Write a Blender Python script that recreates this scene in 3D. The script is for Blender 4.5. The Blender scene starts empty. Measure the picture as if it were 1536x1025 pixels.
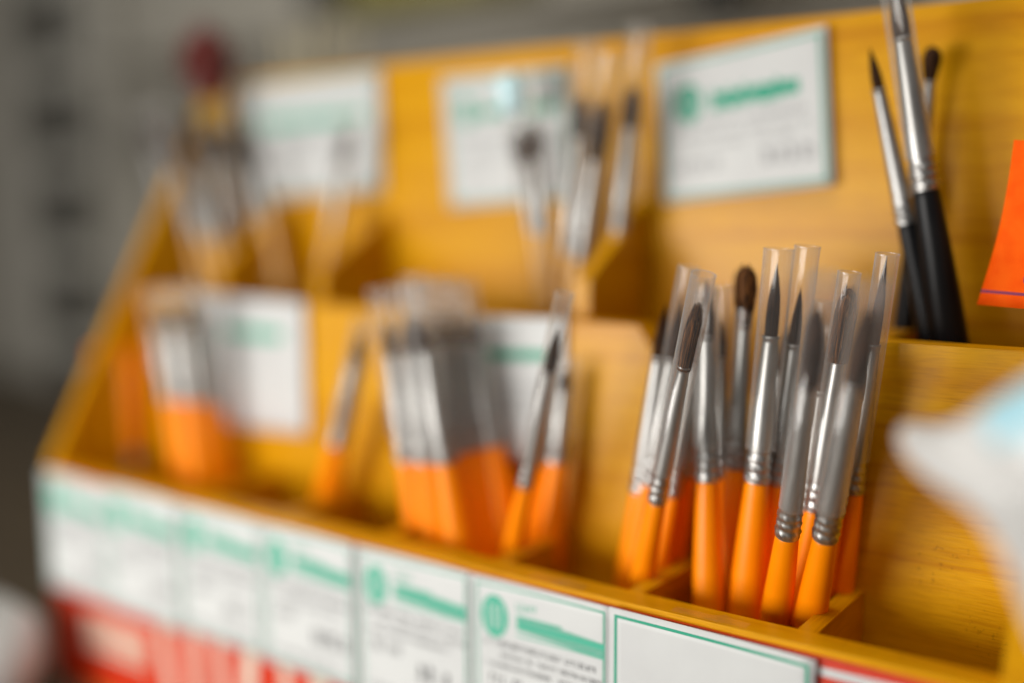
import bpy, bmesh, math, random
from mathutils import Vector, Matrix
random.seed(7)
R = math.radians
S = bpy.context.scene
COL = S.collection
CAMZ = 0.215            # camera height above the table top (metres)

# ------------------------------------------------------------------ camera
cd = bpy.data.cameras.new('camera'); cam = bpy.data.objects.new('camera', cd); COL.objects.link(cam)
S.camera = cam
YAW, PITCH, FPX = 35.4, -6.7, 1591.0
cam.location = (0, 0, CAMZ)
cam.rotation_euler = (R(90 + PITCH), 0, R(YAW))
cd.sensor_width = 36.0; cd.lens = FPX / 1536 * 36
cd.clip_start = 0.01; cd.clip_end = 50
cd.dof.use_dof = True; cd.dof.focus_distance = 0.302; cd.dof.aperture_fstop = 1.42

# ------------------------------------------------------------------ world and lamps
w = bpy.data.worlds.new('World'); S.world = w; w.use_nodes = True
nt = w.node_tree; nt.nodes.clear()
wo = nt.nodes.new('ShaderNodeOutputWorld'); bg = nt.nodes.new('ShaderNodeBackground')
bg.inputs[0].default_value = (1.0, 0.97, 0.93, 1); bg.inputs[1].default_value = 0.10
nt.links.new(bg.outputs[0], wo.inputs[0])

def area(name, loc, target, size, power, color):
    l = bpy.data.lights.new(name, 'AREA'); l.shape = 'RECTANGLE'; l.size, l.size_y = size
    l.energy = power; l.color = color
    o = bpy.data.objects.new(name, l); COL.objects.link(o); o.location = loc
    o.rotation_euler = (Vector(target) - Vector(loc)).to_track_quat('-Z', 'Y').to_euler()
    return o
area('window_light', (-0.42, -0.30, 0.13), (-0.15, 0.30, 0.09), (0.34, 0.24), 3.9, (1.0, 0.97, 0.92))
area('side_window_light', (-0.80, -0.50, 0.14), (-0.22, 0.31, 0.12), (0.7, 0.26), 1.6, (1.0, 0.97, 0.93))
area('ceiling_light', (-0.20, -0.05, 1.15), (-0.22, 0.30, 0.10), (0.6, 0.3), 5.4, (1.0, 0.94, 0.86))
S.cycles.transparent_max_bounces = 48

S.view_settings.view_transform = 'Standard'
S.view_settings.look = 'None'
S.view_settings.exposure = 0.0
S.view_settings.gamma = 1.0

# ------------------------------------------------------------------ helpers
_ya, _pa = R(YAW), R(PITCH)
FWD = Vector((-math.sin(_ya) * math.cos(_pa), math.cos(_ya) * math.cos(_pa), math.sin(_pa)))
RGT = Vector((math.cos(_ya), math.sin(_ya), 0))
UP = RGT.cross(FWD)
def at(px, py, y):
    """photo measurement -> the point of the place it belongs to, y metres behind the camera plane"""
    d = FWD * FPX + RGT * (px - 768) - UP * (py - 512.5)
    t = y / d.y
    return Vector((0, 0, CAMZ)) + d * t

def link(name, me, mat=None, parent=None, smooth=True):
    o = bpy.data.objects.new(name, me); COL.objects.link(o)
    if mat is not None: me.materials.append(mat)
    if parent is not None: o.parent = parent
    if smooth:
        for p in me.polygons: p.use_smooth = True
    return o
def finish(name, bm, mat=None, parent=None, smooth=False, bevel=0, seg=2):
    if bevel:
        bmesh.ops.bevel(bm, geom=[e for e in bm.edges if e.calc_face_angle(0) > 0.5], offset=bevel,
                        segments=seg, profile=0.5, affect='EDGES')
    bmesh.ops.recalc_face_normals(bm, faces=bm.faces)
    me = bpy.data.meshes.new(name); bm.to_mesh(me); bm.free()
    return link(name, me, mat, parent, smooth)
def tag(o, label, cat, group=None, kind=None):
    if label: o['label'] = label
    if cat: o['category'] = cat
    if group: o['group'] = group
    if kind: o['kind'] = kind
    return o
def empty(name, loc, label, cat, group=None):
    o = bpy.data.objects.new(name, None); COL.objects.link(o); o.location = loc; o.empty_display_size = .01
    return tag(o, label, cat, group)
def add_box(bm, a, b):
    x0, y0, z0 = a; x1, y1, z1 = b
    v = [bm.verts.new(p) for p in ((x0,y0,z0),(x1,y0,z0),(x1,y1,z0),(x0,y1,z0),(x0,y0,z1),(x1,y0,z1),(x1,y1,z1),(x0,y1,z1))]
    for f in ((0,3,2,1),(4,5,6,7),(0,1,5,4),(1,2,6,5),(2,3,7,6),(3,0,4,7)):
        bm.faces.new([v[i] for i in f])
def box(name, a, b, mat, parent=None, bevel=0.0008):
    bm = bmesh.new(); add_box(bm, a, b)
    return finish(name, bm, mat, parent, bevel=bevel)
def add_lathe(bm, prof, seg=28, cap0=True, cap1=True, mod=None, axis=None):
    rings = []
    for i, (r, z) in enumerate(prof):
        cx, cy = axis(z) if axis else (0, 0)
        ring = []
        for k in range(seg):
            a = 2 * math.pi * k / seg
            rr = r * (mod(a, z) if mod else 1)
            ring.append(bm.verts.new((cx + rr * math.cos(a), cy + rr * math.sin(a), z)))
        rings.append(ring)
    for a, b in zip(rings, rings[1:]):
        for k in range(seg):
            bm.faces.new((a[k], a[(k+1) % seg], b[(k+1) % seg], b[k]))
    if cap0: bm.faces.new(list(reversed(rings[0])))
    if cap1: bm.faces.new(rings[-1])

# ------------------------------------------------------------------ materials
def mat(name, base=(.8,.8,.8), rough=.5, metal=0., coat=0., spec=.5, coat_rough=.15):
    m = bpy.data.materials.new(name); m.use_nodes = True
    b = m.node_tree.nodes['Principled BSDF']
    b.inputs['Base Color'].default_value = (*base, 1)
    b.inputs['Roughness'].default_value = rough
    b.inputs['Metallic'].default_value = metal
    b.inputs['Coat Weight'].default_value = coat
    b.inputs['Coat Roughness'].default_value = coat_rough
    b.inputs['Specular IOR Level'].default_value = spec
    return m
def noise_col(m, c0, c1, scale=(100,100,100), lo=.35, hi=.65, detail=4, bump=0, bscale=1.0, rough=None):
    n = m.node_tree; N = n.nodes; L = n.links; b = N['Principled BSDF']
    tc = N.new('ShaderNodeTexCoord'); mp = N.new('ShaderNodeMapping'); mp.inputs['Scale'].default_value = scale
    L.new(tc.outputs['Object'], mp.inputs['Vector'])
    nz = N.new('ShaderNodeTexNoise'); nz.inputs['Scale'].default_value = 1; nz.inputs['Detail'].default_value = detail
    L.new(mp.outputs[0], nz.inputs['Vector'])
    cr = N.new('ShaderNodeValToRGB'); cr.color_ramp.elements[0].position = lo; cr.color_ramp.elements[1].position = hi
    cr.color_ramp.elements[0].color = (*c0, 1); cr.color_ramp.elements[1].color = (*c1, 1)
    L.new(nz.outputs[0], cr.inputs[0]); L.new(cr.outputs[0], b.inputs['Base Color'])
    if bump:
        bp = N.new('ShaderNodeBump'); bp.inputs['Strength'].default_value = bump; bp.inputs['Distance'].default_value = .0004 * bscale
        L.new(nz.outputs[0], bp.inputs['Height']); L.new(bp.outputs[0], b.inputs['Normal'])
    if rough:
        mr = N.new('ShaderNodeMapRange'); mr.inputs[3].default_value, mr.inputs[4].default_value = rough
        L.new(nz.outputs[0], mr.inputs[0]); L.new(mr.outputs[0], b.inputs['Roughness'])
    return m

def wood(name, along='x', dirt=True, tint=1.0):
    m = mat(name, rough=.42, coat=.10, coat_rough=.20, spec=.14)
    n = m.node_tree; N = n.nodes; L = n.links; b = N['Principled BSDF']
    tc = N.new('ShaderNodeTexCoord')
    def mapped(sc, loc=(0,0,0)):
        if along == 'y': sc = (sc[1], sc[0], sc[2])
        if along == 'z': sc = (sc[2], sc[1], sc[0])
        mp = N.new('ShaderNodeMapping'); mp.inputs['Scale'].default_value = sc; mp.inputs['Location'].default_value = loc
        L.new(tc.outputs['Object'], mp.inputs['Vector']); return mp
    def noise(sc, detail, dist=0, loc=(0,0,0)):
        nz = N.new('ShaderNodeTexNoise'); nz.inputs['Scale'].default_value = 1
        nz.inputs['Detail'].default_value = detail; nz.inputs['Distortion'].default_value = dist
        L.new(mapped(sc, loc).outputs[0], nz.inputs['Vector']); return nz
    def ramp(src, stops):
        cr = N.new('ShaderNodeValToRGB'); e = cr.color_ramp.elements
        e[0].position, e[0].color = stops[0][0], (*stops[0][1], 1)
        e[1].position, e[1].color = stops[-1][0], (*stops[-1][1], 1)
        for p, c in stops[1:-1]:
            q = e.new(p); q.color = (*c, 1)
        L.new(src, cr.inputs[0]); return cr
    def mul(a, bb, f=1.0):
        mx = N.new('ShaderNodeMix'); mx.data_type = 'RGBA'; mx.blend_type = 'MULTIPLY'; mx.inputs[0].default_value = f
        L.new(a, mx.inputs[6]); L.new(bb, mx.inputs[7]); return mx.outputs[2]
    broad = noise((6, 70, 70), 3, .6)
    fine = noise((110, 1500, 1500), 5, .2)
    lines = noise((9, 330, 330), 2, .3, (3, 1, 2))
    c = ramp(broad.outputs[0], [(.3, (.58*tint, .245*tint, .000)), (.5, (.67*tint, .315*tint, .001)), (.72, (.75*tint, .380*tint, .004))]).outputs[0]
    c = mul(c, ramp(fine.outputs[0], [(.28, (.78, .72, .60)), (.55, (1, 1, 1)), (.75, (1.0, 1.0, 1.0))]).outputs[0], .8)
    c = mul(c, ramp(lines.outputs[0], [(.33, (.84, .74, .52)), (.43, (1, 1, 1)), (.6, (1, 1, 1))]).outputs[0], .8)
    if dirt:
        spots = noise((700, 700, 700), 2, 0, (5, 5, 5)); where = noise((38, 38, 38), 1, 0, (1.3, .2, .8))
        c = mul(c, ramp(spots.outputs[0], [(.30, (.46, .42, .36)), (.38, (1, 1, 1)), (.6, (1, 1, 1))]).outputs[0],
                .7)
        mk = N.new('ShaderNodeMapRange'); mk.inputs[1].default_value = .60; mk.inputs[2].default_value = .72; mk.inputs[4].default_value = .6
        L.new(where.outputs[0], mk.inputs[0]); L.new(mk.outputs[0], c.node.inputs[0])
    L.new(c, b.inputs['Base Color'])
    bp = N.new('ShaderNodeBump'); bp.inputs['Strength'].default_value = .25; bp.inputs['Distance'].default_value = .0003
    L.new(fine.outputs[0], bp.inputs['Height']); L.new(bp.outputs[0], b.inputs['Normal'])
    mr = N.new('ShaderNodeMapRange'); mr.inputs[3].default_value = .26; mr.inputs[4].default_value = .42
    L.new(fine.outputs[0], mr.inputs[0]); L.new(mr.outputs[0], b.inputs['Roughness'])
    return m

M = {}
M['wood'] = wood('varnished_wood'); M['wood_y'] = wood('varnished_wood_across', 'y', tint=.95)
M['wood_z'] = wood('varnished_wood_upright', 'z', tint=.95)
M['orange'] = noise_col(mat('orange_lacquer', rough=.34, coat=.06, coat_rough=.25, spec=.25), (.98, .255, .000), (1.0, .285, .000), (60,60,60), bump=.06, rough=(.30,.42))
M['black'] = noise_col(mat('black_lacquer', rough=.4, spec=.22), (.004,.004,.005), (.009,.009,.010), (70,70,30), bump=.1, rough=(.25,.5))
M['natural'] = noise_col(mat('natural_wood_handle', rough=.4, coat=.2), (.55,.28,.05), (.66,.36,.09), (200,200,14))
M['silver'] = noise_col(mat('nickel_ferrule', rough=.22, metal=1), (.33,.325,.315), (.46,.45,.435), (500,500,60), rough=(.36,.50), bump=.05)
M['hair'] = noise_col(mat('brown_hair', rough=.75, spec=.2), (.012,.005,.002), (.30,.11,.024), (2600,2600,50), lo=.42, hi=.72)
M['hair_dark'] = noise_col(mat('dark_hair', rough=.8, spec=.2), (.013,.0065,.003), (.11,.042,.013), (2400,2400,60), lo=.4, hi=.75)
M['paper'] = noise_col(mat('white_card', rough=.48, spec=.4), (.575,.585,.585), (.63,.645,.64), (30,30,30), bump=.05, bscale=2)
M['green'] = mat('green_ink', (.002,.32,.19), .5)
M['green_pale'] = mat('pale_green_ink', (.045,.41,.27), .5)
M['ink'] = mat('grey_black_ink', (.10,.10,.105), .5)
M['ink_soft'] = mat('grey_ink', (.30,.30,.31), .5)
M['red'] = noise_col(mat('red_print', rough=.4), (.56,.028,.004), (.64,.036,.006), (50,50,50))
M['beige'] = noise_col(mat('cream_print', rough=.5), (.62,.50,.38), (.68,.57,.46), (60,60,60))
M['tagpaper'] = noise_col(mat('orange_red_paper', rough=.7, spec=.08), (.96,.100,.002), (1.0,.130,.004), (220,220,220), bump=.15, bscale=.7)
M['violet'] = mat('violet_ink', (.24,.03,.10), .6)
M['wall'] = noise_col(mat('grey_wall', rough=.8), (.48,.455,.39), (.56,.53,.46), (3,3,3))
M['metal_grey'] = noise_col(mat('grey_painted_metal', rough=.6), (.56,.54,.48), (.62,.60,.53), (5,5,5))
M['dark'] = noise_col(mat('dark_recess', rough=.9), (.02,.018,.012), (.035,.03,.02), (9,9,9))
M['table'] = noise_col(mat('dark_brown_table', rough=.6), (.075,.055,.032), (.11,.08,.045), (4,40,40))
M['pale'] = noise_col(mat('pale_stick_wood', rough=.6), (.56,.50,.33), (.64,.58,.40), (90,90,9))
M['redplastic'] = mat('red_plastic', (.13,.009,.005), .35)
M['yellowplastic'] = mat('yellow_plastic', (.50,.28,.012), .35)
M['olive'] = noise_col(mat('olive_yellow_card', rough=.6), (.22,.19,.02), (.27,.23,.03), (10,10,10))
M['blackplastic'] = mat('black_plastic', (.015,.013,.01), .4)
M['pouch'] = noise_col(mat('white_plastic_film', rough=.3, coat=.1), (.58,.575,.56), (.66,.655,.64), (25,25,25), bump=.1, bscale=4)
M['blueprint'] = noise_col(mat('pale_blue_print', rough=.3, coat=.2), (.30,.58,.70), (.48,.72,.78), (22,22,22))
M['blueglint'] = mat('pale_blue_glint', (.60,.86,.92), .2, coat=.6)  # bright colour for the glint modelled on one sleeve top

def clear(name, haze=.065, gloss=.8, tint=(.985,.985,.98), edge=.46):
    m = bpy.data.materials.new(name); m.use_nodes = True; n = m.node_tree; N = n.nodes; L = n.links; N.clear()
    out = N.new('ShaderNodeOutputMaterial'); tr = N.new('ShaderNodeBsdfTransparent'); tr.inputs[0].default_value = (*tint, 1)
    df = N.new('ShaderNodeBsdfDiffuse'); df.inputs[0].default_value = (.80,.79,.78,1)
    tl = N.new('ShaderNodeBsdfTranslucent'); tl.inputs[0].default_value = (.80,.79,.78,1)
    gl = N.new('ShaderNodeBsdfGlossy'); gl.inputs['Roughness'].default_value = .12; gl.inputs[0].default_value = (1,1,1,1)
    a = N.new('ShaderNodeMixShader'); a.inputs[0].default_value = .5; L.new(df.outputs[0], a.inputs[1]); L.new(tl.outputs[0], a.inputs[2])
    lw = N.new('ShaderNodeLayerWeight'); lw.inputs[0].default_value = .35
    mr = N.new('ShaderNodeMapRange'); mr.inputs[3].default_value = haze; mr.inputs[4].default_value = edge
    L.new(lw.outputs['Facing'], mr.inputs[0])
    nz = N.new('ShaderNodeTexNoise'); nz.inputs['Scale'].default_value = 260
    tc = N.new('ShaderNodeTexCoord'); L.new(tc.outputs['Object'], nz.inputs['Vector'])
    mm = N.new('ShaderNodeMath'); mm.operation = 'MULTIPLY'
    m2 = N.new('ShaderNodeMapRange'); m2.inputs[3].default_value = .7; m2.inputs[4].default_value = 1.3
    L.new(nz.outputs[0], m2.inputs[0]); L.new(mr.outputs[0], mm.inputs[0]); L.new(m2.outputs[0], mm.inputs[1])
    b = N.new('ShaderNodeMixShader'); L.new(mm.outputs[0], b.inputs[0]); L.new(tr.outputs[0], b.inputs[1]); L.new(a.outputs[0], b.inputs[2])
    lf = N.new('ShaderNodeLayerWeight'); lf.inputs[0].default_value = .5
    pw = N.new('ShaderNodeMath'); pw.operation = 'POWER'; pw.inputs[1].default_value = 4; L.new(lf.outputs['Facing'], pw.inputs[0])
    g = N.new('ShaderNodeMath'); g.operation = 'MULTIPLY_ADD'; g.inputs[1].default_value = gloss*.6; g.inputs[2].default_value = .035; L.new(pw.outputs[0], g.inputs[0])
    c = N.new('ShaderNodeMixShader'); L.new(g.outputs[0], c.inputs[0]); L.new(b.outputs[0], c.inputs[1]); L.new(gl.outputs[0], c.inputs[2])
    L.new(c.outputs[0], out.inputs[0]); return m
M['sleeve'] = clear('clear_plastic_sleeve'); M['tape'] = clear('clear_tape', haze=.02, edge=.08, gloss=.6)
M['glass'] = clear('jar_glass', haze=.02, edge=.15)

# ------------------------------------------------------------------ the setting
Z = lambda r: CAMZ + r       # heights below were measured from the lens
box('table', (-3.2, -0.12, -0.04), (1.2, 0.799, 0.0), M['table'], bevel=0)['kind'] = 'structure'
box('wall', (-4.5, 0.80, -0.8), (2.0, 0.85, 2.0), M['wall'], bevel=0)['kind'] = 'structure'

# ------------------------------------------------------------------ the rack
YF, YR, YM, YMB, YB, YBB = .266, .2755, .318, .328, .370, .380
XL, XR = -.446, -.0455
ZR, ZM, ZT = Z(-.1131), Z(-.0368), Z(.0690)
rack = empty('brush_rack', ((XL+XR)/2, .32, 0), 'tiered golden varnished wooden rack of narrow compartments holding the brushes', 'display rack')
ro = Vector(rack.location)
def rbox(name, a, b, m, bevel=.0009):
    o = box(name, a, b, m, None, bevel); o.parent = rack; o.location = -ro; return o
rbox('front_board', (XL, YF, .004), (XR, YR, ZR), M['wood'], .0013)
def notched():
    na, nb = at(957, 480, YM), at(1014, 590, YM); xc = -.0975
    prof = [(XL, .004), (XR, .004), (XR, ZM), (xc, ZM), (xc, nb.z), (nb.x, nb.z), (na.x, ZM), (XL, ZM)]
    bm = bmesh.new()
    a = [bm.verts.new((x, YM, z)) for x, z in prof]; b = [bm.verts.new((x, YMB, z)) for x, z in prof]
    bm.faces.new(a); bm.faces.new(list(reversed(b)))
    for i in range(8): bm.faces.new((a[i], b[i], b[(i+1)%8], a[(i+1)%8]))
    o = finish('middle_board', bm, M['wood'], None, bevel=.0012); o.parent = rack; o.location = -ro
notched()
rbox('back_board', (XL, YB, .004), (XR, YBB, ZT), M['wood'], .0013)
rbox('base_board', (XL, YF, 0), (XR, YBB, .0035), M['wood'])
FL1, FL2 = Z(-.172), Z(-.120)
rbox('compartment_floor', (XL, YR + .0003, FL1-.006), (XR, YM-.0003, FL1), M['wood'])
rbox('compartment_floor', (XL, YMB + .0003, FL2-.006), (XR, YB-.0003, FL2), M['wood'])
def side_panel(x0, x1, f=.002):
    bm = bmesh.new()
    prof = [(YF-f, 0), (YBB+.002, 0), (YBB+.002, ZT+.001), (YB-.004, ZT+.001), (YF-f, ZR+.002)]
    a = [bm.verts.new((x0, y, z)) for y, z in prof]; b = [bm.verts.new((x1, y, z)) for y, z in prof]
    bm.faces.new(a); bm.faces.new(list(reversed(b)))
    for i in range(5): bm.faces.new((a[i], b[i], b[(i+1)%5], a[(i+1)%5]))
    o = finish('side_panel', bm, M['wood_z'], None, bevel=.0012); o.parent = rack; o.location = -ro
side_panel(XL-.0055, XL-.0005, -.0004); side_panel(XR+.0005, XR+.011)
DIV = [-.0965, -.150, -.201, -.252, -.303, -.354, -.405]
for x in DIV:
    rbox('divider', (x-.0028, YR-.0015, FL1), (x+.0028, YM+.0005, ZR-.0004), M['wood_y'], .0006)

for x, u0, u1 in ((-.0965, -.0004, -.0004), (-.201, .014, .044), (-.335, .012, .040), (-.400, .014, .042)):  # tall ones are added; their dark faces stand in for cast shadow
    bm = bmesh.new(); y0, y1 = YMB-.0015, YB+.0005
    prof = [(y0, FL2), (y1, FL2), (y1, ZM+u1), (y0, ZM+u0)]
    a = [bm.verts.new((x-.003, y, z)) for y, z in prof]; b = [bm.verts.new((x+.003, y, z)) for y, z in prof]
    bm.faces.new(a); bm.faces.new(list(reversed(b)))
    for k in range(4): bm.faces.new((a[k], b[k], b[(k+1)%4], a[(k+1)%4]))
    o = finish('divider', bm, M['wood_y'], None, bevel=.0006); o.parent = rack; o.location = -ro

# ------------------------------------------------------------------ cards
def card_patch(bm, P, u0, v0, u1, v1, lift, nu=6, nv=4, shear=0):
    """a thin printed patch following the card surface P(u, v)"""
    g = []
    for j in range(nv+1):
        row = []
        for i in range(nu+1):
            u = u0 + (u1-u0)*i/nu; v = v0 + (v1-v0)*j/nv
            q = P(u + shear*(v-v0), v); row.append(bm.verts.new((q.x, q.y-lift, q.z)))
        g.append(row)
    for j in range(nv):
        for i in range(nu):
            bm.faces.new((g[j][i], g[j][i+1], g[j+1][i+1], g[j+1][i]))
def glyphs(bm, P, u0, u1, v, h, lift, rng, dens=.68, n=None, slant=0):
    """a line of small print: unreadable letter-like marks"""
    step = h*.62; u = u0
    while u < u1 - step*.5:
        if rng.random() < .14: u += step*.9; continue
        w_ = step*rng.uniform(.45, .8); t = h*.2
        k = rng.randrange(4)
        vv = v + slant*(u-u0)
        card_patch(bm, P, u, vv, u+t*.7, vv+h*rng.uniform(.75,1), lift, 1, 1)
        if k != 1: card_patch(bm, P, u, vv, u+w_, vv+t*.8, lift+.00001, 1, 1)
        if k != 0: card_patch(bm, P, u, vv+h*.6, u+w_, vv+h*.6+t*.8, lift+.00001, 1, 1)
        if k > 1: card_patch(bm, P, u+w_-t*.7, vv, u+w_, vv+h*.65, lift+.00002, 1, 1)
        u += step
def make_card(corners, label, curl=.0006, border=True, group=None, name='price_card', ink=None, thick=.0004, seed=1, lift=0, wave=0):
    """corners: bottom-left, bottom-right, top-right, top-left, world points"""
    A, B, C_, D = corners
    ctr = (A+B+C_+D)/4
    W = ((B-A).length + (C_-D).length)/2; H = ((D-A).length + (C_-B).length)/2
    def P(u, v):
        q = A*(1-u)*(1-v) + B*u*(1-v) + C_*u*v + D*(1-u)*v
        bow = (1-4*(u-.5)**2)*.4
        return q - ctr + Vector((0, -curl*((2*u-1)**2)*(.5+.5*v) - wave*math.sin(6*u+2*v), 0))
    bm = bmesh.new(); n = 14; f = []; b = []
    for j in range(n+1):
        f.append([bm.verts.new(P(i/n, j/n) + Vector((0,-thick/2,0))) for i in range(n+1)])
        b.append([bm.verts.new(P(i/n, j/n) + Vector((0,thick/2,0))) for i in range(n+1)])
    for j in range(n):
        for i in range(n):
            bm.faces.new((f[j][i], f[j][i+1], f[j+1][i+1], f[j+1][i]))
            bm.faces.new((b[j][i], b[j+1][i], b[j+1][i+1], b[j][i+1]))
    for i in range(n):
        bm.faces.new((f[0][i], b[0][i], b[0][i+1], f[0][i+1])); bm.faces.new((f[n][i], f[n][i+1], b[n][i+1], b[n][i]))
        bm.faces.new((f[i][0], f[i+1][0], b[i+1][0], b[i][0])); bm.faces.new((f[i][n], b[i][n], b[i+1][n], f[i+1][n]))
    root = finish(name, bm, M['paper'], None, smooth=True); root.location = ctr
    tag(root, label, 'price card', group)
    L0 = thick/2 + .00008
    if border:
        bm = bmesh.new(); t = border if isinstance(border, float) else .0009; e = .0018
        tu, tv, eu, ev = t/W, t/H, e/W, e/H
        card_patch(bm, P, eu, 1-ev-tv, 1-eu, 1-ev, L0, 14, 1); card_patch(bm, P, eu, ev, 1-eu, ev+tv, L0, 14, 1)
        card_patch(bm, P, eu, ev+tv, eu+tu, 1-ev-tv, L0, 1, 14); card_patch(bm, P, 1-eu-tu, ev+tv, 1-eu, 1-ev-tv, L0, 1, 14)
        finish('border', bm, M['green'], root)
    if ink: ink(P, root, L0, W, H, random.Random(seed))
    return root
def disc(bm, P, u, v, r, W, H, lift, seg=22, sx=1.0):
    c = P(u, v); c = bm.verts.new((c.x, c.y-lift, c.z)); ring = []
    for k in range(seg):
        a = 2*math.pi*k/seg; q = P(u+sx*r/W*math.cos(a), v+r/H*math.sin(a)); ring.append(bm.verts.new((q.x, q.y-lift, q.z)))
    for k in range(seg): bm.faces.new((c, ring[k], ring[(k+1)%seg]))
def ink_std(gy=.66, gh=.15, du=.15, u1=.93, slant=0., r=.0055, pale=False, lines=True, bars=True, emblem=True):
    def f(P, root, L0, W, H, rng):
        bm = bmesh.new()
        if emblem:
            disc(bm, P, du, gy+gh*.55, r, W, H, L0, sx=.8)
            finish('emblem', bm, M['green_pale'] if pale else M['green'], root)
            bm = bmesh.new()
            for k in (-1, 0, 1):
                card_patch(bm, P, du+k*r*.42/W-.0003/W, gy+gh*.55-r*.62/H, du+k*r*.42/W+.0003/W, gy+gh*.55+r*.62/H, L0+.00005, 1, 1)
            finish('emblem_strokes', bm, M['paper'], root)
        bm = bmesh.new(); u = du+ (r*1.35/W if emblem else 0)
        if bars: card_patch(bm, P, u+.01, gy+gh*.12, u1, gy+gh*.74, L0, 12, 1)
        glyphs(bm, P, u, u1, gy, gh, L0+.00003, rng)
        finish('heading', bm, M['green_pale'] if pale else M['green'], root)
        if lines:
            bm = bmesh.new()
            for v, a, b_, h in ((.50,.12,.9,.045),(.42,.12,.95,.035),(.35,.18,.8,.035),(.20,.1,.36,.09),(.19,.62,.92,.12)):
                glyphs(bm, P, a, b_, v, h, L0, rng)
            finish('small_print', bm, M['ink_soft'], root)
    return f
def ink_front(strong=True):
    def f(P, root, L0, W, H, rng):
        g = M['green_pale']
        bm = bmesh.new(); cu, cv, ra, rb = .175, .775, .0052, .0070; c = P(cu, cv); seg = 28
        for r0, r1 in ((1.0, .0),):
            ring = []
            for k in range(seg):
                a = 2*math.pi*k/seg; q = P(cu+ra/W*math.cos(a), cv+rb/H*math.sin(a)); ring.append(bm.verts.new((q.x, q.y-L0, q.z)))
            cc = bm.verts.new((c.x, c.y-L0, c.z))
            for k in range(seg): bm.faces.new((cc, ring[k], ring[(k+1)%seg]))
        finish('emblem', bm, g, root)
        bm = bmesh.new()
        for k in (-1.1, 0, 1.1): card_patch(bm, P, cu+k*.0019/W-.00028/W, cv-.0040/H, cu+k*.0019/W+.00028/W, cv+.0040/H, L0+.00005, 1, 2)
        finish('emblem_strokes', bm, M['paper'], root)
        bm = bmesh.new(); u0, u1 = .34, .965; n = 46
        for k in range(n):
            a = u0+(u1-u0)*k/n; b_ = a+(u1-u0)/n*.72; sl = -.035*(k/n)
            card_patch(bm, P, a, .725+sl, b_, .815+sl, L0, 1, 1)
        card_patch(bm, P, u0, .745, u1, .775, L0+.00002, 10, 1); card_patch(bm, P, u0, .690, u1, .700, L0+.00002, 10, 1)
        card_patch(bm, P, u0, .80, u1-.3, .812, L0+.00003, 10, 1)
        glyphs(bm, P, u0, u0+.16, .845, .05, L0, rng)
        finish('heading', bm, g, root)
        bm = bmesh.new()
        for v, a, b_, h in ((.60,.10,.92,.040),(.535,.22,.96,.032),(.47,.10,.8,.032),(.36,.14,.40,.07),(.24,.55,.92,.12),(.10,.1,.85,.035)):
            glyphs(bm, P, a, b_, v, h, L0, rng)
        finish('small_print', bm, M['ink'], root)
    return f
def quad(pts, y):      # photo corners bl, br, tr, tl at one depth
    return [at(px, py, y if not isinstance(y, (tuple, list)) else y[i]) for i, (px, py) in enumerate(pts)]

G_UP = 'white price cards taped to the back board'
make_card(quad([(996,306),(1251,278),(1240,38),(984,98)], (YB-.0008, YB-.0030, YB-.0026, YB-.0008)),
          'large white price card on the back board just left of the black brushes', curl=.0004, group=G_UP,
          ink=ink_std(gy=.60, gh=.15, du=.19, u1=.84, r=.0072), seed=3)
make_card(quad([(676,312),(862,300),(852,98),(662,118)], (YB-.0008, YB-.0012, YB-.0018, YB-.0008)),
          'white price card on the back board half hidden behind the sleeved brushes in the middle', curl=.0004, group=G_UP,
          ink=ink_std(gy=.66, gh=.12, du=.2, u1=.9, r=.0058), seed=4)
make_card(quad([(362,302),(575,288),(570,104),(345,132)], (YB-.0008, YB-.0012, YB-.0018, YB-.0008)),
          'white price card at the far left end of the back board below the pale sticks', curl=.0004, group=G_UP,
          ink=ink_std(gy=.60, gh=.12, du=.2, u1=.9, pale=True, r=.0045), seed=5)
G_MID = 'white price cards taped to the middle board'
make_card(quad([(322,636),(462,652),(458,453),(292,440)], YM-.0014), 'white price card on the middle board behind the far left orange brushes',
          curl=.0008, group=G_MID, border=False, ink=ink_std(gy=.68, gh=.12, du=.25, u1=.8, pale=True, lines=False, emblem=False), seed=6)
make_card(quad([(716,690),(850,694),(850,478),(718,474)], YM-.0014), 'white price card with one green line on the middle board beside the thick brush bundle',
          curl=.0003, group=G_MID, border=False, ink=ink_std(gy=.70, gh=.10, du=.08, u1=.80, emblem=False), seed=8)

# red banner on the front board, under the row of cards
ban = empty('red_banner', ((XL+XR)/2, YF-.0006, .05), 'red banner with white stripes and strokes pasted on the front board below the cards', 'banner')
def bbox_(name, a, b, m):
    o = box(name, a, b, m, None, 0); o.parent = ban; o.location = -Vector(ban.location); return o
yb = YF-.0012
bbox_('banner_sheet', (XL-.004, yb, .003), (XR-.001, YF-.0002, ZR-.0018), M['red'])
bbox_('white_stripe', (-.15, yb-.0001, ZR-.0068), (XR-.002, yb+.0002, ZR-.0044), M['paper'])
bm = bmesh.new()
for k in range(16):
    z = ZR-.064-.0036*k
    if z < .02: break
    add_box(bm, (XL+.020+.0, yb-.0001, z-.0024), (XL+.066, yb+.0002, z))
o = finish('striped_block', bm, M['beige'], None); o.parent = ban; o.location = -Vector(ban.location)
bm = bmesh.new()
def stroke(bm, x0, x1, w_, z0, z1):
    vs = [(x0, z1), (x0+w_, z1), (x1+w_, z0), (x1, z0)]
    f = [bm.verts.new((x, yb-.00012, z)) for x, z in vs]; b = [bm.verts.new((x, yb+.0002, z)) for x, z in vs]
    bm.faces.new(list(reversed(f))); bm.faces.new(b)
    for i in range(4): bm.faces.new((f[i], b[i], b[(i+1)%4], f[(i+1)%4]))
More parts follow.
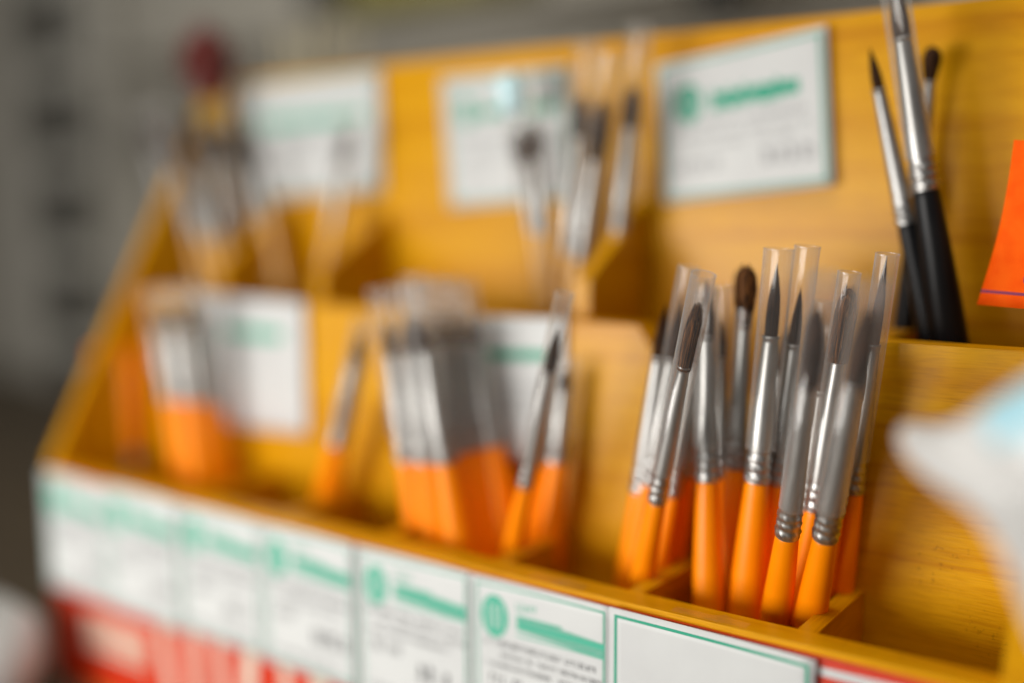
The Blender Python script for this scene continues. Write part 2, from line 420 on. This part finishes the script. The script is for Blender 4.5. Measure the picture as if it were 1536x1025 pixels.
zt, zb_ = ZR-.0545, .008
for x0, x1, w_ in ((-.372,-.366,.009),(-.352,-.349,.008),(-.336,-.331,.007),(-.318,-.322,.012),(-.298,-.291,.008),(-.280,-.282,.012),(-.255,-.249,.010),(-.23,-.23,.012),(-.205,-.2,.01),(-.175,-.178,.012)):
    stroke(bm, x0, x1, w_*.7, zb_, zt)
o = finish('white_strokes', bm, M['beige'], None); o.parent = ban; o.location = -Vector(ban.location)

# cards along the front board
G_F = 'white price cards in a row along the front board'
HC = .0550
fx = [-.4505, -.4035, -.3535, -.3040, -.2550, -.2035, -.1512]
flab = ['white price card at the far left end of the front row of cards',
        'white price card second from the left end of the front row of cards',
        'white price card third from the left end of the front row of cards',
        'white price card fourth from the left in the front row of cards',
        'white price card fifth from the left in the front row of cards',
        'white price card with green disc touching the blank card at its right']
for i in range(6):
    x0, x1 = fx[i]+.0003, fx[i+1]-.0002
    zt_ = ZR - (.0016 if i > 3 else (.0018, .0012, .0016, .0014)[i]); ht = HC + .001*math.sin(i*2)
    y = YF-.0018-.0003*(i % 2)
    cs = [Vector((x0+.0004, y, zt_-ht)), Vector((x1+.0003, y, zt_-ht+.0004)), Vector((x1, y, zt_ - (.0008 if i == 0 else 0))), Vector((x0, y, zt_))]
    make_card(cs, flab[i], curl=.0009 if i < 4 else .0005, group=G_F, border=.0006,
              ink=ink_front(), seed=20+i)
def ink_blank(P, root, L0, W, H, rng):
    bm = bmesh.new()
    for v, a, b_, h in ((.30,.25,.85,.07),(.18,.2,.6,.05)): glyphs(bm, P, a, b_, v, h, L0, rng)
    finish('small_print', bm, M['ink_soft'], root)
make_card([Vector((-.1512, YF-.0028, ZR-.061)), Vector((-.0895, YF-.0026, ZR-.0612)), Vector((-.0892, YF-.0026, ZR-.0022)), Vector((-.1515, YF-.0028, ZR-.0012))],
          'blank white price card with thin green frame at the right end of the row', curl=.0004, group=G_F, border=.0009, ink=ink_blank, seed=40)

# clear tape over the rail
def tape(x0, x1, label):
    bm = bmesh.new(); n = 12; rows = []
    prof = [(YF+.0004, ZR+.0004), (YF+.0022, ZR+.00045), (YF+.0046, ZR+.0004)]
    for i in range(n+1):
        x = x0+(x1-x0)*i/n
        rows.append([bm.verts.new((x, y + .00012*math.sin(i*.8), z + (.0009*math.exp(-((i-6-k)/.9)**2) if k > 0 else .0))) for k, (y, z) in enumerate(prof)])
    for a, b in zip(rows, rows[1:]):
        for k in range(len(prof)-1): bm.faces.new((a[k], a[k+1], b[k+1], b[k]))
    o = finish('clear_tape', bm, M['tape'], None, smooth=True)
    tag(o, label, 'tape', 'strips of clear tape on the front rail')
tape(-.1335, -.1105, 'clear tape strip with a bright crease over the rail above the blank card')
tape(-.183, -.163, 'clear tape strip over the rail above the green disc card')

# orange-red paper tag stuck to the edge of the right side panel
def P_tag():
    bl, br, tr, tl = at(1465,457,.3360), at(1605,470,.3300), at(1605,214,.3440), at(1521,210,.3440)
    ctr = (bl+br+tr+tl)/4
    def P(u, v):
        q = bl*(1-u)*(1-v) + br*u*(1-v) + tr*u*v + tl*(1-u)*v
        return q - ctr + Vector((-.0012*math.sin(math.pi*v)*(1-u)*-1.0, .0010*math.sin(math.pi*v), 0))
    return P, ctr
P, ctr = P_tag(); bm = bmesh.new(); n = 12
F_ = [[bm.verts.new(P(i/n,j/n)) for i in range(n+1)] for j in range(n+1)]
B_ = [[bm.verts.new(P(i/n,j/n)+Vector((0,.0003,0))) for i in range(n+1)] for j in range(n+1)]
for j in range(n):
    for i in range(n):
        bm.faces.new((F_[j][i],F_[j][i+1],F_[j+1][i+1],F_[j+1][i])); bm.faces.new((B_[j][i],B_[j+1][i],B_[j+1][i+1],B_[j][i+1]))
for i in range(n):
    bm.faces.new((F_[0][i],B_[0][i],B_[0][i+1],F_[0][i+1])); bm.faces.new((F_[n][i],F_[n][i+1],B_[n][i+1],B_[n][i]))
    bm.faces.new((F_[i][0],F_[i+1][0],B_[i+1][0],B_[i][0])); bm.faces.new((F_[i][n],B_[i][n],B_[i+1][n],F_[i+1][n]))
tg = finish('paper_tag', bm, M['tagpaper'], None, smooth=True); tg.location = ctr
tag(tg, 'bright orange red paper tag with violet line and handwriting at the right edge', 'paper tag')
bm = bmesh.new(); card_patch(bm, P, .0, .075, 1, .092, .0001, 12, 1)
finish('printed_line', bm, M['violet'], tg)
bm = bmesh.new()
for k in range(20):
    a0, a1 = 2*math.pi*k/20, 2*math.pi*(k+1)/20
    vs = []
    for a, r in ((a0,1),(a1,1),(a1,.74),(a0,.74)):
        q = P(.50+.040*r*math.cos(a), .175+.033*r*math.sin(a)); vs.append(bm.verts.new((q.x, q.y-.0002, q.z)))
    bm.faces.new(vs)
for u, v in ((.50,.30),(.54,.298),(.59,.302),(.48,.455),(.52,.452),(.47,.52),(.60,.45)): card_patch(bm, P, u, v, u+.02, v+.006, .0002, 1, 1)
finish('handwriting', bm, M['violet'], tg)

# ------------------------------------------------------------------ brushes
def brush(F, T, label, kind='pointed', wd=1.0, bl=.020, bw=1.0, sleeve=True, handle='orange', floor=FL1, group=None, strands=0,
          sl_top=.008, sl_w=1.0, hair='hair_dark', cat='paint brush', hscale=1.0, handle_len=None):
    ax = (T-F).normalized(); Lf = (T-F).length
    Lh = handle_len or max(.02, (F.z-floor-.0008)/ax.z)
    base = F - ax*Lh
    root = empty('paint_brush', base, label, cat, group)
    root.rotation_mode = 'QUATERNION'; root.rotation_quaternion = ax.to_track_quat('Z', 'Y')
    rf, rt = .0034*wd, .00215*wd
    # handle
    hm = {'orange': 'orange', 'black': 'black', 'natural': 'natural'}[handle]
    pr = []
    for d, k in ((0,.93),(.0006,.99),(.002,1.02),(.006,1.08),(.012,1.17),(.020,1.28),(.030,1.39),(.042,1.45),(.056,1.44),(.070,1.30),(.09,1.05),(.12,.78)):
        if d*hscale < Lh-.002: pr.append((rf*k, Lh-d*hscale))
    last = pr[-1][0]; pr += [(last*.9, .0014), (last*.62, .0)]
    bm = bmesh.new(); add_lathe(bm, list(reversed(pr)), 32); finish('handle', bm, M[hm], root, smooth=True)
    # ferrule with crimped rings
    def ring(t):  # t from ferrule bottom in metres
        v = 1.0
        for c in (.0016, .0048, .0072):
            v += .05*math.exp(-((t-c)/.0007)**2)
        for c in (.0032, .0060, .0088):
            v -= .06*math.exp(-((t-c)/.00045)**2)
        return v
    n = 52; pr = []
    for i in range(n+1):
        t = (i/n)**1.6*Lf; q = t/Lf; rr = (rf*1.06)*(1-q)+rt*q
        rr = rf*1.06 + (rt-rf*1.06)*(q**1.15)
        pr.append((rr*ring(t), Lh+t))
    pr += [(rt*1.10, Lh+Lf+.0001), (rt*1.15, Lh+Lf+.0004), (rt*1.10, Lh+Lf+.0007), (rt*.98, Lh+Lf+.0009), (rt*.88, Lh+Lf+.0006)]
    def mod(a, z):
        t = z-Lh
        if t > .0105: return 1.0
        e = max(math.exp(-((t-.0048)/.0011)**2), math.exp(-((t-.0016)/.0010)**2), math.exp(-((t-.0072)/.0009)**2))
        return 1 + .045*e*math.sin(9*a + t/.0016*math.pi) + .02*e*math.sin(5*a+900*t)
    bm = bmesh.new(); add_lathe(bm, pr, 44, mod=mod); finish('ferrule', bm, M['silver'], root, smooth=True)
    # bristles: a core and separate hairs
    rng = random.Random(hash(label) % 1000 if False else len(label)*7+int(F.x*-1e4))
    z0 = Lh+Lf-.0006
    shapes = {'pointed': [(0,1),(.15,1.08),(.35,1.08),(.55,.88),(.75,.55),(.9,.27),(1,.05)],
              'full': [(0,1),(.15,1.15),(.4,1.5),(.65,1.72),(.85,1.5),(.95,1.05),(1,.5)],
              'frayed': [(0,1),(.25,1.12),(.6,1.10),(.8,.95),(.93,.72),(1,.42)],
              'round': [(0,1),(.2,1.12),(.45,1.2),(.7,1.05),(.86,.78),(.95,.5),(1,.28)]}[kind]
    def rad(t):
        for (a, ra), (b, rb) in zip(shapes, shapes[1:]):
            if t <= b: return ra+(rb-ra)*(t-a)/(b-a)
        return shapes[-1][1]
    bend = rng.uniform(-.0009, .0009)
    axf = lambda z: (bend*((z-z0)/bl)**2, bend*.5*((z-z0)/bl)**2)
    bm = bmesh.new()
    pr = [(rt*.92*bw*rad(i/14)*(1 if i < 14 else .5), z0+bl*i/14*(.97)) for i in range(15)]
    add_lathe(bm, pr, 22, mod=lambda a, z: 1+.05*math.sin(7*a+300*z)+.04*math.sin(13*a), axis=axf)
    for s in range(strands or 70):
        a = rng.uniform(0, 2*math.pi); k = rng.uniform(.88, 1.08); top = rng.uniform(.8, 1.04); tw = rng.uniform(-.35, .35)
        hr = .00012 if strands else .00010; pts = []
        stray = rng.random() < .10
        for i in range(8):
            t = top*i/7; z = z0+bl*t; c = axf(z)
            r = rt*.9*bw*rad(min(t, 1))*k*(1 + (.55*t*t if stray else 0))
            pts.append(Vector((c[0]+r*math.cos(a+tw*t), c[1]+r*math.sin(a+tw*t), z)))
        prev = None
        for i, p in enumerate(pts):
            rr = hr*(1-.75*i/7)
            cur = [bm.verts.new((p.x+rr*math.cos(q*2.094+a), p.y+rr*math.sin(q*2.094+a), p.z)) for q in range(3)]
            if prev:
                for q in range(3): bm.faces.new((prev[q], prev[(q+1)%3], cur[(q+1)%3], cur[q]))
            prev = cur
    finish('bristles', bm, M[hair], root, smooth=True)
    if sleeve:
        rs = max(rf*1.16, rt*1.03*bw*max(r for _, r in shapes))*sl_w; th = .00022
        zb, zt = Lh+.0105, Lh+Lf+bl+sl_top
        off = (rng.uniform(-.0004,.0004), rng.uniform(-.0004,.0004))
        tilt = rng.uniform(-.01, .01)
        bm = bmesh.new(); rings = []
        for r, zz in ((rs, zb), (rs, zt), (rs-th*2, zt+.00002)):
            rg = []
            for k in range(36):
                a = 2*math.pi*k/36
                rg.append(bm.verts.new((off[0]+tilt*(zz-zb)+r*math.cos(a), off[1]+r*.97*math.sin(a), zz)))
            rings.append(rg)
        for q in range(2):
            A_, B2 = rings[q], rings[q+1]
            for k in range(36): bm.faces.new((A_[k], A_[(k+1)%36], B2[(k+1)%36], B2[k]))
        for zz in (zb, zt):
            for q in range(36):
                for (r0, z_0), (r1, z_1) in (((rs+.0001, zz-.00016), (rs+.0001, zz+.00016)), ((rs+.0001, zz+.00016), (rs-.00022, zz+.00016))):
                    a0, a1 = 2*math.pi*q/36, 2*math.pi*(q+1)/36; ox = off[0]+tilt*(zz-zb); oy = off[1]
                    bm.faces.new([bm.verts.new((ox+r*math.cos(a), oy+r*.97*math.sin(a), z)) for r, a, z in ((r0,a0,z_0),(r0,a1,z_0),(r1,a1,z_1),(r1,a0,z_1))])
        o = finish('plastic_sleeve', bm, M['sleeve'], root, smooth=True)
    return root

def br(f, t, yf, yt, label, **k): return brush(at(f[0], f[1], yf), at(t[0], t[1], yt), label, **k)
GA = 'orange handled brushes in the front compartment left of the nearest one'
GB = 'orange handled brushes in the nearest front compartment'
# front tier, compartment at -.150 .. -.201
br((962,738),(988,538),.302,.300,'orange brush at the back left of the sharply focused one, its hair bare', wd=1.05, sleeve=False, bl=.018, group=GA)
br((986,752),(1026,552),.2850,.2760,'sharply focused orange brush with frayed brown hair inside a clear sleeve', wd=.82, bl=.0205, bw=1.12, kind='frayed', group=GA, strands=230, hair='hair', sl_w=1.12, sl_top=.0085, cat='paint brush')
br((975,726),(1007,541),.299,.2975,'orange brush right behind the sharply focused one, bright ferrule rim showing at its left', wd=.85, bl=.020, group=GA, sl_top=.010)
br((1008,742),(1040,549),.3020,.2990,'orange brush partly hidden at the right of the sharply focused one', wd=.80, bl=.018, group=GA)
br((1030,712),(1055,560),.311,.309,'orange brush deep in the shade behind the focused brush by the divider', wd=.95, bl=.014, group=GA, sleeve=False)
# nearest compartment
br((1061,722),(1060,508),.2960,.2980,'upright orange brush with black hair, first in the nearest compartment right of the divider', wd=.98, bl=.0185, bw=1.1, group=GB, sleeve=True, sl_top=-.004, hair='hair_dark')
br((1080,715),(1082,540),.3110,.3110,'thin orange brush with small dark point at the back of the nearest compartment', wd=.8, bl=.0135, bw=.95, group=GB, sl_top=.010)
br((1103,702),(1116,491),.3080,.3070,'orange brush with thick rounded dark brown hair and no sleeve', wd=.86, bl=.0200, bw=1.12, kind='full', group=GB, sl_top=-.014, sl_w=.8, hair='hair', strands=160)
br((1136,722),(1156,508),.2990,.2980,'orange brush with slim pointed hair in the tallest clear sleeve', wd=1.08, bl=.0225, bw=.85, group=GB, sl_top=.0040, sl_w=1.05)
br((1165,725),(1191,520),.3060,.3040,'orange brush half hidden right behind the tallest sleeve', wd=.88, bl=.018, bw=.95, group=GB, sl_top=.012, sl_w=1.1)
br((1181,802),(1212,580),.2850,.2690,'near orange brush with blurred sleeve and bare crimped ferrule, left of the two in front', wd=.98, bl=.0245, bw=1.15, kind='round', group=GB, sl_top=.008)
br((1222,765),(1257,540),.3030,.3000,'orange brush with thick brown hair in a sharp sleeve between the two near ones', wd=.86, bl=.0220, bw=1.55, kind='frayed', group=GB, sl_top=.0035, hair='hair', strands=200, sl_w=.98)
br((1238,806),(1281,577),.2850,.2680,'near orange brush leaning right, the rightmost of the two in front', wd=1.0, bl=.0230, bw=1.1, kind='round', group=GB, sl_top=.006)
br((1280,738),(1310,520),.3120,.3080,'rear orange brush in a long narrow sleeve at the right end of the nearest compartment', wd=.86, bl=.0265, bw=.8, group=GB, sl_top=.0005)
br((1208,762),(1232,590),.3075,.3045,'orange brush at the back, only its handle and crimps showing between the two near brushes', wd=.88, bl=.016, group=GB, sl_top=.005)
br((1252,772),(1285,600),.3050,.3000,'orange brush whose shaded handle shows just right of the rightmost near brush', wd=.80, bl=.014, group=GB, sleeve=False)

br((1196,742),(1221,560),.3120,.3100,'rear orange brush filling the gap between the tallest sleeve and the near left brush', wd=.82, bl=.016, sl_top=.006, group=GB)
br((1150,728),(1172,560),.3125,.3110,'bare orange brush deep behind the brush with the tallest sleeve', wd=.82, bl=.016, sleeve=False, group=GB)
# middle bundles of the front tier
GC = 'orange handled brushes packed in a thick bundle in the front tier'
for i, (f, t, yf, yt, wd, lab) in enumerate([
    ((614,690),(588,532),.294,.291,1.0,'leftmost brush of the thick bundle of orange brushes'),
    ((640,692),(616,530),.290,.287,1.0,'second brush from the left in the front of the thick orange bundle'),
    ((668,694),(640,528),.288,.286,1.0,'third brush from the left in the front of the thick orange bundle'),
    ((692,678),(664,520),.298,.296,1.0,'fourth brush from the left in the thick orange bundle'),
    ((715,672),(690,520),.304,.302,1.0,'fifth brush from the left in the thick orange bundle, set back in shade'),
    ((738,668),(714,522),.308,.307,1.0,'rightmost brush of the thick orange bundle, set back in shade'),
    ((652,672),(632,512),.307,.305,1.0,'brush hidden behind the front of the thick orange bundle, its sleeve top showing')]):
    br(f, t, yf, yt, lab, wd=wd*1.28, bl=.015, bw=.9, group=GC, sl_top=.010, sl_w=.98)
br((789,728),(824,558),.287,.279,'lone thin orange brush leaning right of the thick bundle', wd=.78, bl=.0165, bw=1.1, sl_top=.011, group='single orange brushes standing in the front tier')
br((836,692),(846,585),.308,.308,'shaded orange brush behind the lone leaning brush', wd=1.05, bl=.008, sl_top=.003, group='single orange brushes standing in the front tier')
br((808,694),(816,600),.311,.309,'second shaded orange brush behind the lone leaning brush, to the left', wd=1.1, bl=.012, sl_top=.002, sleeve=False, group='single orange brushes standing in the front tier')
br((508,665),(535,540),.300,.294,'single leaning orange brush between the far card and the thick bundle', wd=1.15, bl=.013, bw=.8, sl_top=.004, group='single orange brushes standing in the front tier')
GD = 'orange handled brushes at the far left of the front tier'
for f, t, yf, yt, lab in [((258,598),(238,492),.296,.292,'leftmost brush of the far left orange bundle'),
    ((280,600),(262,490),.292,.289,'middle front brush of the far left orange bundle'),
    ((302,602),(286,488),.297,.294,'third brush from the left in the far left orange bundle'),
    ((322,612),(306,492),.304,.302,'rightmost brush of the far left orange bundle, next to the card')]:
    br(f, t, yf, yt, lab, wd=1.2, bl=.012, bw=.9, sl_top=.006, group=GD)
for px, y, lab, lean in ((168, .303, 'orange brush standing head down in the corner by the left side panel, handle end up', -.10),
                   (203, .309, 'orange brush standing head down, second from the left side panel, handle end up', -.04)):
    q = at(px, 700, y); F = Vector((q.x, y, FL1+.0575)); T = F + Vector((-lean*.04, 0, -.040))
    brush(F, T, lab, wd=1.1, bl=.0155, sleeve=False, group=GD, handle_len=.052)

# upper tier
GE = 'black handled brushes at the right of the upper tier'
br((1361,336),(1319,138),.347,.345,'thin black handled brush leaning left, its dark point bare', wd=.92, bl=.0145, bw=.85, sleeve=False, handle='black', floor=FL2, group=GE, hscale=1.3)
br((1389,286),(1354,60),.343,.339,'black handled brush in front whose sleeve runs out of the top of the picture', wd=1.18, bl=.020, bw=.95, handle='black', floor=FL2, group=GE, sl_top=.006, hscale=1.3, sl_w=.95)
br((1376,305),(1394,126),.362,.361,'black handled brush behind the other two with a splayed dark tip', wd=.85, bl=.0125, bw=.95, kind='full', sleeve=False, handle='black', floor=FL2, group=GE, hscale=1.3)
GF = 'sleeved brushes with pale handles in the middle of the upper tier'
for f, t, yf, yt, wd, bl, st, lab in [
    ((872,388),(893,238),.346,.342,1.05,.022,.016,'natural handled brush with the darkest hair in the middle of the upper tier'),
    ((852,378),(868,205),.352,.350,1.0,.016,.020,'natural handled brush just left of the darkest haired one in the upper tier'),
    ((929,345),(945,190),.352,.350,1.0,.015,.022,'natural handled brush right of the darkest haired one, beside the big card'),
    ((803,346),(786,246),.352,.350,1.0,.015,.015,'natural handled brush with a pale blue sleeve cap before the middle card, left one'),
    ((816,352),(806,236),.346,.343,.8,.014,.016,'natural handled brush standing in front of the middle card, right one')]:
    b_ = br(f, t, yf, yt, lab, wd=wd, bl=bl, bw=1.35, kind='round', handle='natural', floor=FL2, group=GF, sl_top=st, sl_w=1.1)
    if 'left one' in lab:      # added pale blue solid that stands for a glint on this sleeve
        ax = (at(t[0], t[1], yt)-at(f[0], f[1], yf)); zt = max(.02, (at(f[0], f[1], yf).z-FL2-.0008)/ax.normalized().z) + ax.length + bl + st
        bm = bmesh.new(); add_lathe(bm, [(.0056,zt-.010),(.0061,zt-.0095),(.0063,zt+.002),(.0058,zt+.0042),(.0036,zt+.0058),(.0006,zt+.0062)], 28)
        finish('sleeve_glint', bm, M['blueglint'], b_, smooth=True)
GG = 'brushes with pale handles at the far left of the upper tier'
for f, t, yf, yt, wd, bl, lab, sv in [
    ((250,350),(246,232),.358,.357,.8,.018,'bare dark tipped brush at the back of the far left upper group', False),
    ((276,352),(283,236),.360,.359,.8,.022,'bare dark tipped brush leaning right at the back of the far left upper group', False),
    ((345,352),(334,250),.362,.360,.8,.016,'bare dark tipped brush nearest the left card in the far left upper group', False),
    ((310,362),(272,262),.342,.339,.9,.020,'front brush of the far left upper group leaning steeply left', True),
    ((262,335),(232,235),.350,.347,.9,.020,'far left brush of the upper tier leaning over the side panel', True),
    ((290,350),(262,240),.345,.342,.95,.026,'second brush from the left in the upper tier', True),
    ((322,345),(300,232),.352,.350,.95,.020,'third brush from the left in the upper tier', False),
    ((336,355),(322,245),.348,.346,.95,.018,'fourth brush from the left in the upper tier', True),
    ((380,330),(350,240),.355,.353,.85,.018,'brush just left of the far left card in the upper tier', False),
    ((404,325),(388,248),.352,.350,.85,.014,'brush in front of the lower left corner of the far left card', False),
    ((500,340),(515,245),.352,.350,.85,.016,'lone upper brush with a dark tip in front of the far left card', True)]:
    br(f, t, yf, yt, lab, wd=wd, bl=bl, bw=1.3, kind='round', sleeve=sv, handle='natural', floor=FL2, group=GG, sl_top=.006)
# ------------------------------------------------------------------ things behind
# slotted upright
c0 = at(95, 250, .775)
up = empty('slotted_upright', (c0.x, .775, 0), 'grey slotted metal upright with a column of dark openings at the far left', 'shelf upright')
ppx = [(72,38),(88,180),(104,318),(116,455),(126,585)]
pts = [at(px, py, .775) for px, py in ppx]
bm = bmesh.new(); 
xa, xb = -.085, .085
zs = [2.0]
hw, hh = .038, .044
rows = sorted([(p.z, p.x) for p in pts])
dx = (rows[-1][1]-rows[0][1])/(rows[-1][0]-rows[0][0])
def yplate(z0, z1, x0, x1): add_box(bm, (x0, -.004, z0), (x1, .0, z1))
z_prev = .001
for z, x in rows:
    hx = x-c0.x
    yplate(z_prev, z-hh, xa, xb); yplate(z-hh+.00001, z+hh-.00001, xa, hx-hw*1.35); yplate(z-hh+.00001, z+hh-.00001, hx+hw*1.35, xb); z_prev = z+hh
yplate(z_prev, 1.4, xa, xb)
finish('face_plate', bm, M['metal_grey'], up)
bm = bmesh.new(); add_box(bm, (xa, .016, .001), (xb, .020, 1.4)); finish('back_plate', bm, M['dark'], up)
bm = bmesh.new(); add_box(bm, (xa, .0002, .001), (xa+.003, .0158, 1.4)); add_box(bm, (xb-.003, .0002, .001), (xb, .0158, 1.4)); finish('flange', bm, M['metal_grey'], up)

# jar with pale sticks behind the back board
j = at(480, 300, .430)
jar = empty('jar', (j.x, .430, 0), 'glass jar behind the far left card holding the pale sticks', 'jar')
bm = bmesh.new(); add_lathe(bm, [(.034,0),(.037,.004),(.037,.19),(.035,.20),(.033,.20),(.034,.19),(.034,.006)], 32, cap1=True); finish('glass_body', bm, M['glass'], jar, smooth=True)
for k, (bx, tx, ty) in enumerate([(446,424,44),(460,446,58),(470,468,22),(486,490,30),(500,512,16),(514,540,40)]):
    a, b = at(bx, 330, .430+.004*(k%3)), at(tx, ty, .424+.006*(k%3)); ax = (b-a).normalized()
    L_ = (b.z-.008)/ax.z; base = b-ax*L_
    bm = bmesh.new(); add_lathe(bm, [(.0010,0),(.0014,.004),(.0017,L_*.4),(.0017,L_-.002),(.0010,L_)], 14)
    o = finish('pale_stick', bm, M['pale'], None, smooth=True); o.location = base; o.rotation_mode = 'QUATERNION'; o.rotation_quaternion = ax.to_track_quat('Z','Y')
    tag(o, ('leftmost','second','third','fourth','fifth','rightmost')[k] + ' pale wooden stick from the left rising above the far left card', 'stick', 'pale wooden sticks behind the back board')

# soft red mop with a yellow handle standing in the upper tier
b_, t_ = at(335, 330, .352), at(318, 150, .350); ax = (t_-b_).normalized()
L_ = (t_.z-FL2-.001)/ax.z; base = t_-ax*L_
mop = empty('mop_brush', base, 'soft red mop with a yellow handle rising behind the far left upper brushes', 'mop')
mop.rotation_mode = 'QUATERNION'; mop.rotation_quaternion = ax.to_track_quat('Z', 'Y')
bm = bmesh.new(); add_lathe(bm, [(.002,0),(.0034,.003),(.0034,L_*.6),(.0050,L_-.012),(.0058,L_)], 24); finish('handle', bm, M['yellowplastic'], mop, smooth=True)
bm = bmesh.new(); rng = random.Random(5)
add_lathe(bm, [(.005,L_+.0002),(.0085,L_+.006),(.0125,L_+.016),(.0105,L_+.027),(.003,L_+.034)], 24, mod=lambda a, z: 1+.12*math.sin(5*a+200*z))
for k in range(420):
    a = rng.uniform(0, 2*math.pi); e = rng.uniform(.1, 1.45); r = rng.uniform(.014, .0225)
    d = Vector((math.cos(a)*math.cos(e), math.sin(a)*math.cos(e), math.sin(e)*1.4)); o0 = Vector((0,0,L_+.008))
    p0, p1 = o0+d*.004, o0+d*r; sd = Vector((-math.sin(a), math.cos(a), 0))*.0006
    bm.faces.new([bm.verts.new(q) for q in (p0-sd, p0+sd, p1+sd*.4, p1-sd*.4)])
finish('mop_head', bm, M['redplastic'], mop)

# dim things on a shelf along the wall, above
def shelfthing(px0, px1, py, y, name, label, m, cat, kind='box'):
    a, b = at(px0, py, y), at(px1, py, y)
    if kind == 'box':
        bm = bmesh.new(); add_box(bm, (a.x, y, a.z), (b.x, y+.08, a.z+.16)); o = finish(name, bm, m, None, bevel=.003)
    else:
        r = (b.x-a.x)/2; bm = bmesh.new(); add_lathe(bm, [(r*.9,0),(r,.005),(r,.08),(r*.5,.11),(r*.4,.14)], 28)
        o = finish(name, bm, m, None, smooth=True); o.location = ((a.x+b.x)/2, y+r, a.z)
    tag(o, label, cat)
sh = at(700, 40, .70)
a = at(420, 40, .70)
shelfthing(520, 720, 18, .70, 'storage_box', 'olive yellow box on the wall at the top edge above the middle card', M['olive'], 'box')
shelfthing(440, 490, 20, .70, 'bottle', 'black bottle at the top edge left of the olive yellow box', M['blackplastic'], 'bottle', 'b')
shelfthing(1025, 1100, 18, .70, 'bottle', 'black bottle at the top edge above the big right card', M['blackplastic'], 'bottle', 'b')
zsh = at(600, 24, .70).z
box('wall_shelf', (-1.1, .69, zsh-.004), (-.20, .799, zsh-.0005), M['metal_grey'], None, .0008)
s = bpy.data.objects['wall_shelf']; tag(s, 'thin grey shelf on the wall carrying the box and black bottles', 'shelf')

# white bowl low at far left
p = at(-62, 1000, .222)
wb = bmesh.new(); 
add_lathe(wb, [(.022,0),(.030,.004),(.036,.020),(.034,.036),(.022,.046),(.006,.050)], 40, mod=lambda a, z: 1+.05*math.sin(3*a+40*z)+.03*math.sin(7*a))
o = finish('white_bundle', wb, M['pouch'], None, smooth=True); o.location = (p.x, .222, 0)
tag(o, 'rounded white bundle on the table beyond the left side panel', 'bundle')

# ------------------------------------------------------------------ white pouch close to the camera
def pouch():
    # outline in photo measurements turned into a plane 0.2 m away, then given thickness as a pillow
    yv = .232
    out = [(1338,640),(1352,628),(1380,634),(1425,634),(1470,604),(1530,566),(1600,530),(1700,500),(1760,620),(1760,900),(1700,1100),(1620,1090),(1580,1000),(1538,905),(1500,818),(1456,752),(1405,708),(1360,688),(1343,664)]
    P3 = [at(x, y, yv + .00006*(x-1330)*-1) for x, y in out]
    ctr = at(1600, 790, yv-.004)
    bm = bmesh.new(); n = len(P3); K = 10
    loops = {}
    for side in (-1, 1):
        prev = None
        for k in range(K):
            t = 1 - k/K
            ring = []
            for i, p in enumerate(P3):
                if k == 0:
                    if side == 1: ring.append(loops[0][i]); continue
                    ring.append(bm.verts.new(p)); continue
                q = ctr.lerp(p, t)
                bulge = .0145*math.sqrt(max(0, 1-t**2)) 
                crease = .0024*math.sin(i*2.1+t*7)*t*(1-t)*4
                q = q + Vector((0, side*(bulge+crease), 0))
                ring.append(bm.verts.new(q))
            if k == 0: loops[0] = ring
            if prev:
                for i in range(n): bm.faces.new((prev[i], prev[(i+1)%n], ring[(i+1)%n], ring[i]))
            prev = ring
        c = bm.verts.new(ctr + Vector((0, side*.0150, 0)))
        for i in range(n): bm.faces.new((prev[i], prev[(i+1)%n], c))
    o = finish('plastic_pouch', bm, M['pouch'], None, smooth=True)
    ss = o.modifiers.new('smooth', 'SUBSURF'); ss.levels = ss.render_levels = 2
    o.data.materials.append(M['blueprint'])
    bl = at(1470, 640, yv); 
    for f in o.data.polygons:
        c = f.center
        d = c - Vector((0,0,CAMZ)); k = FPX/d.dot(FWD); px, py = 768+d.dot(RGT)*k, 512.5-d.dot(UP)*k
        if px > 1470 and py < 640 - (px-1470)*-.35: f.material_index = 1
    tag(o, 'blurred white plastic pouch with a pale blue corner at the lower right, nearest the lens', 'pouch')
pouch()
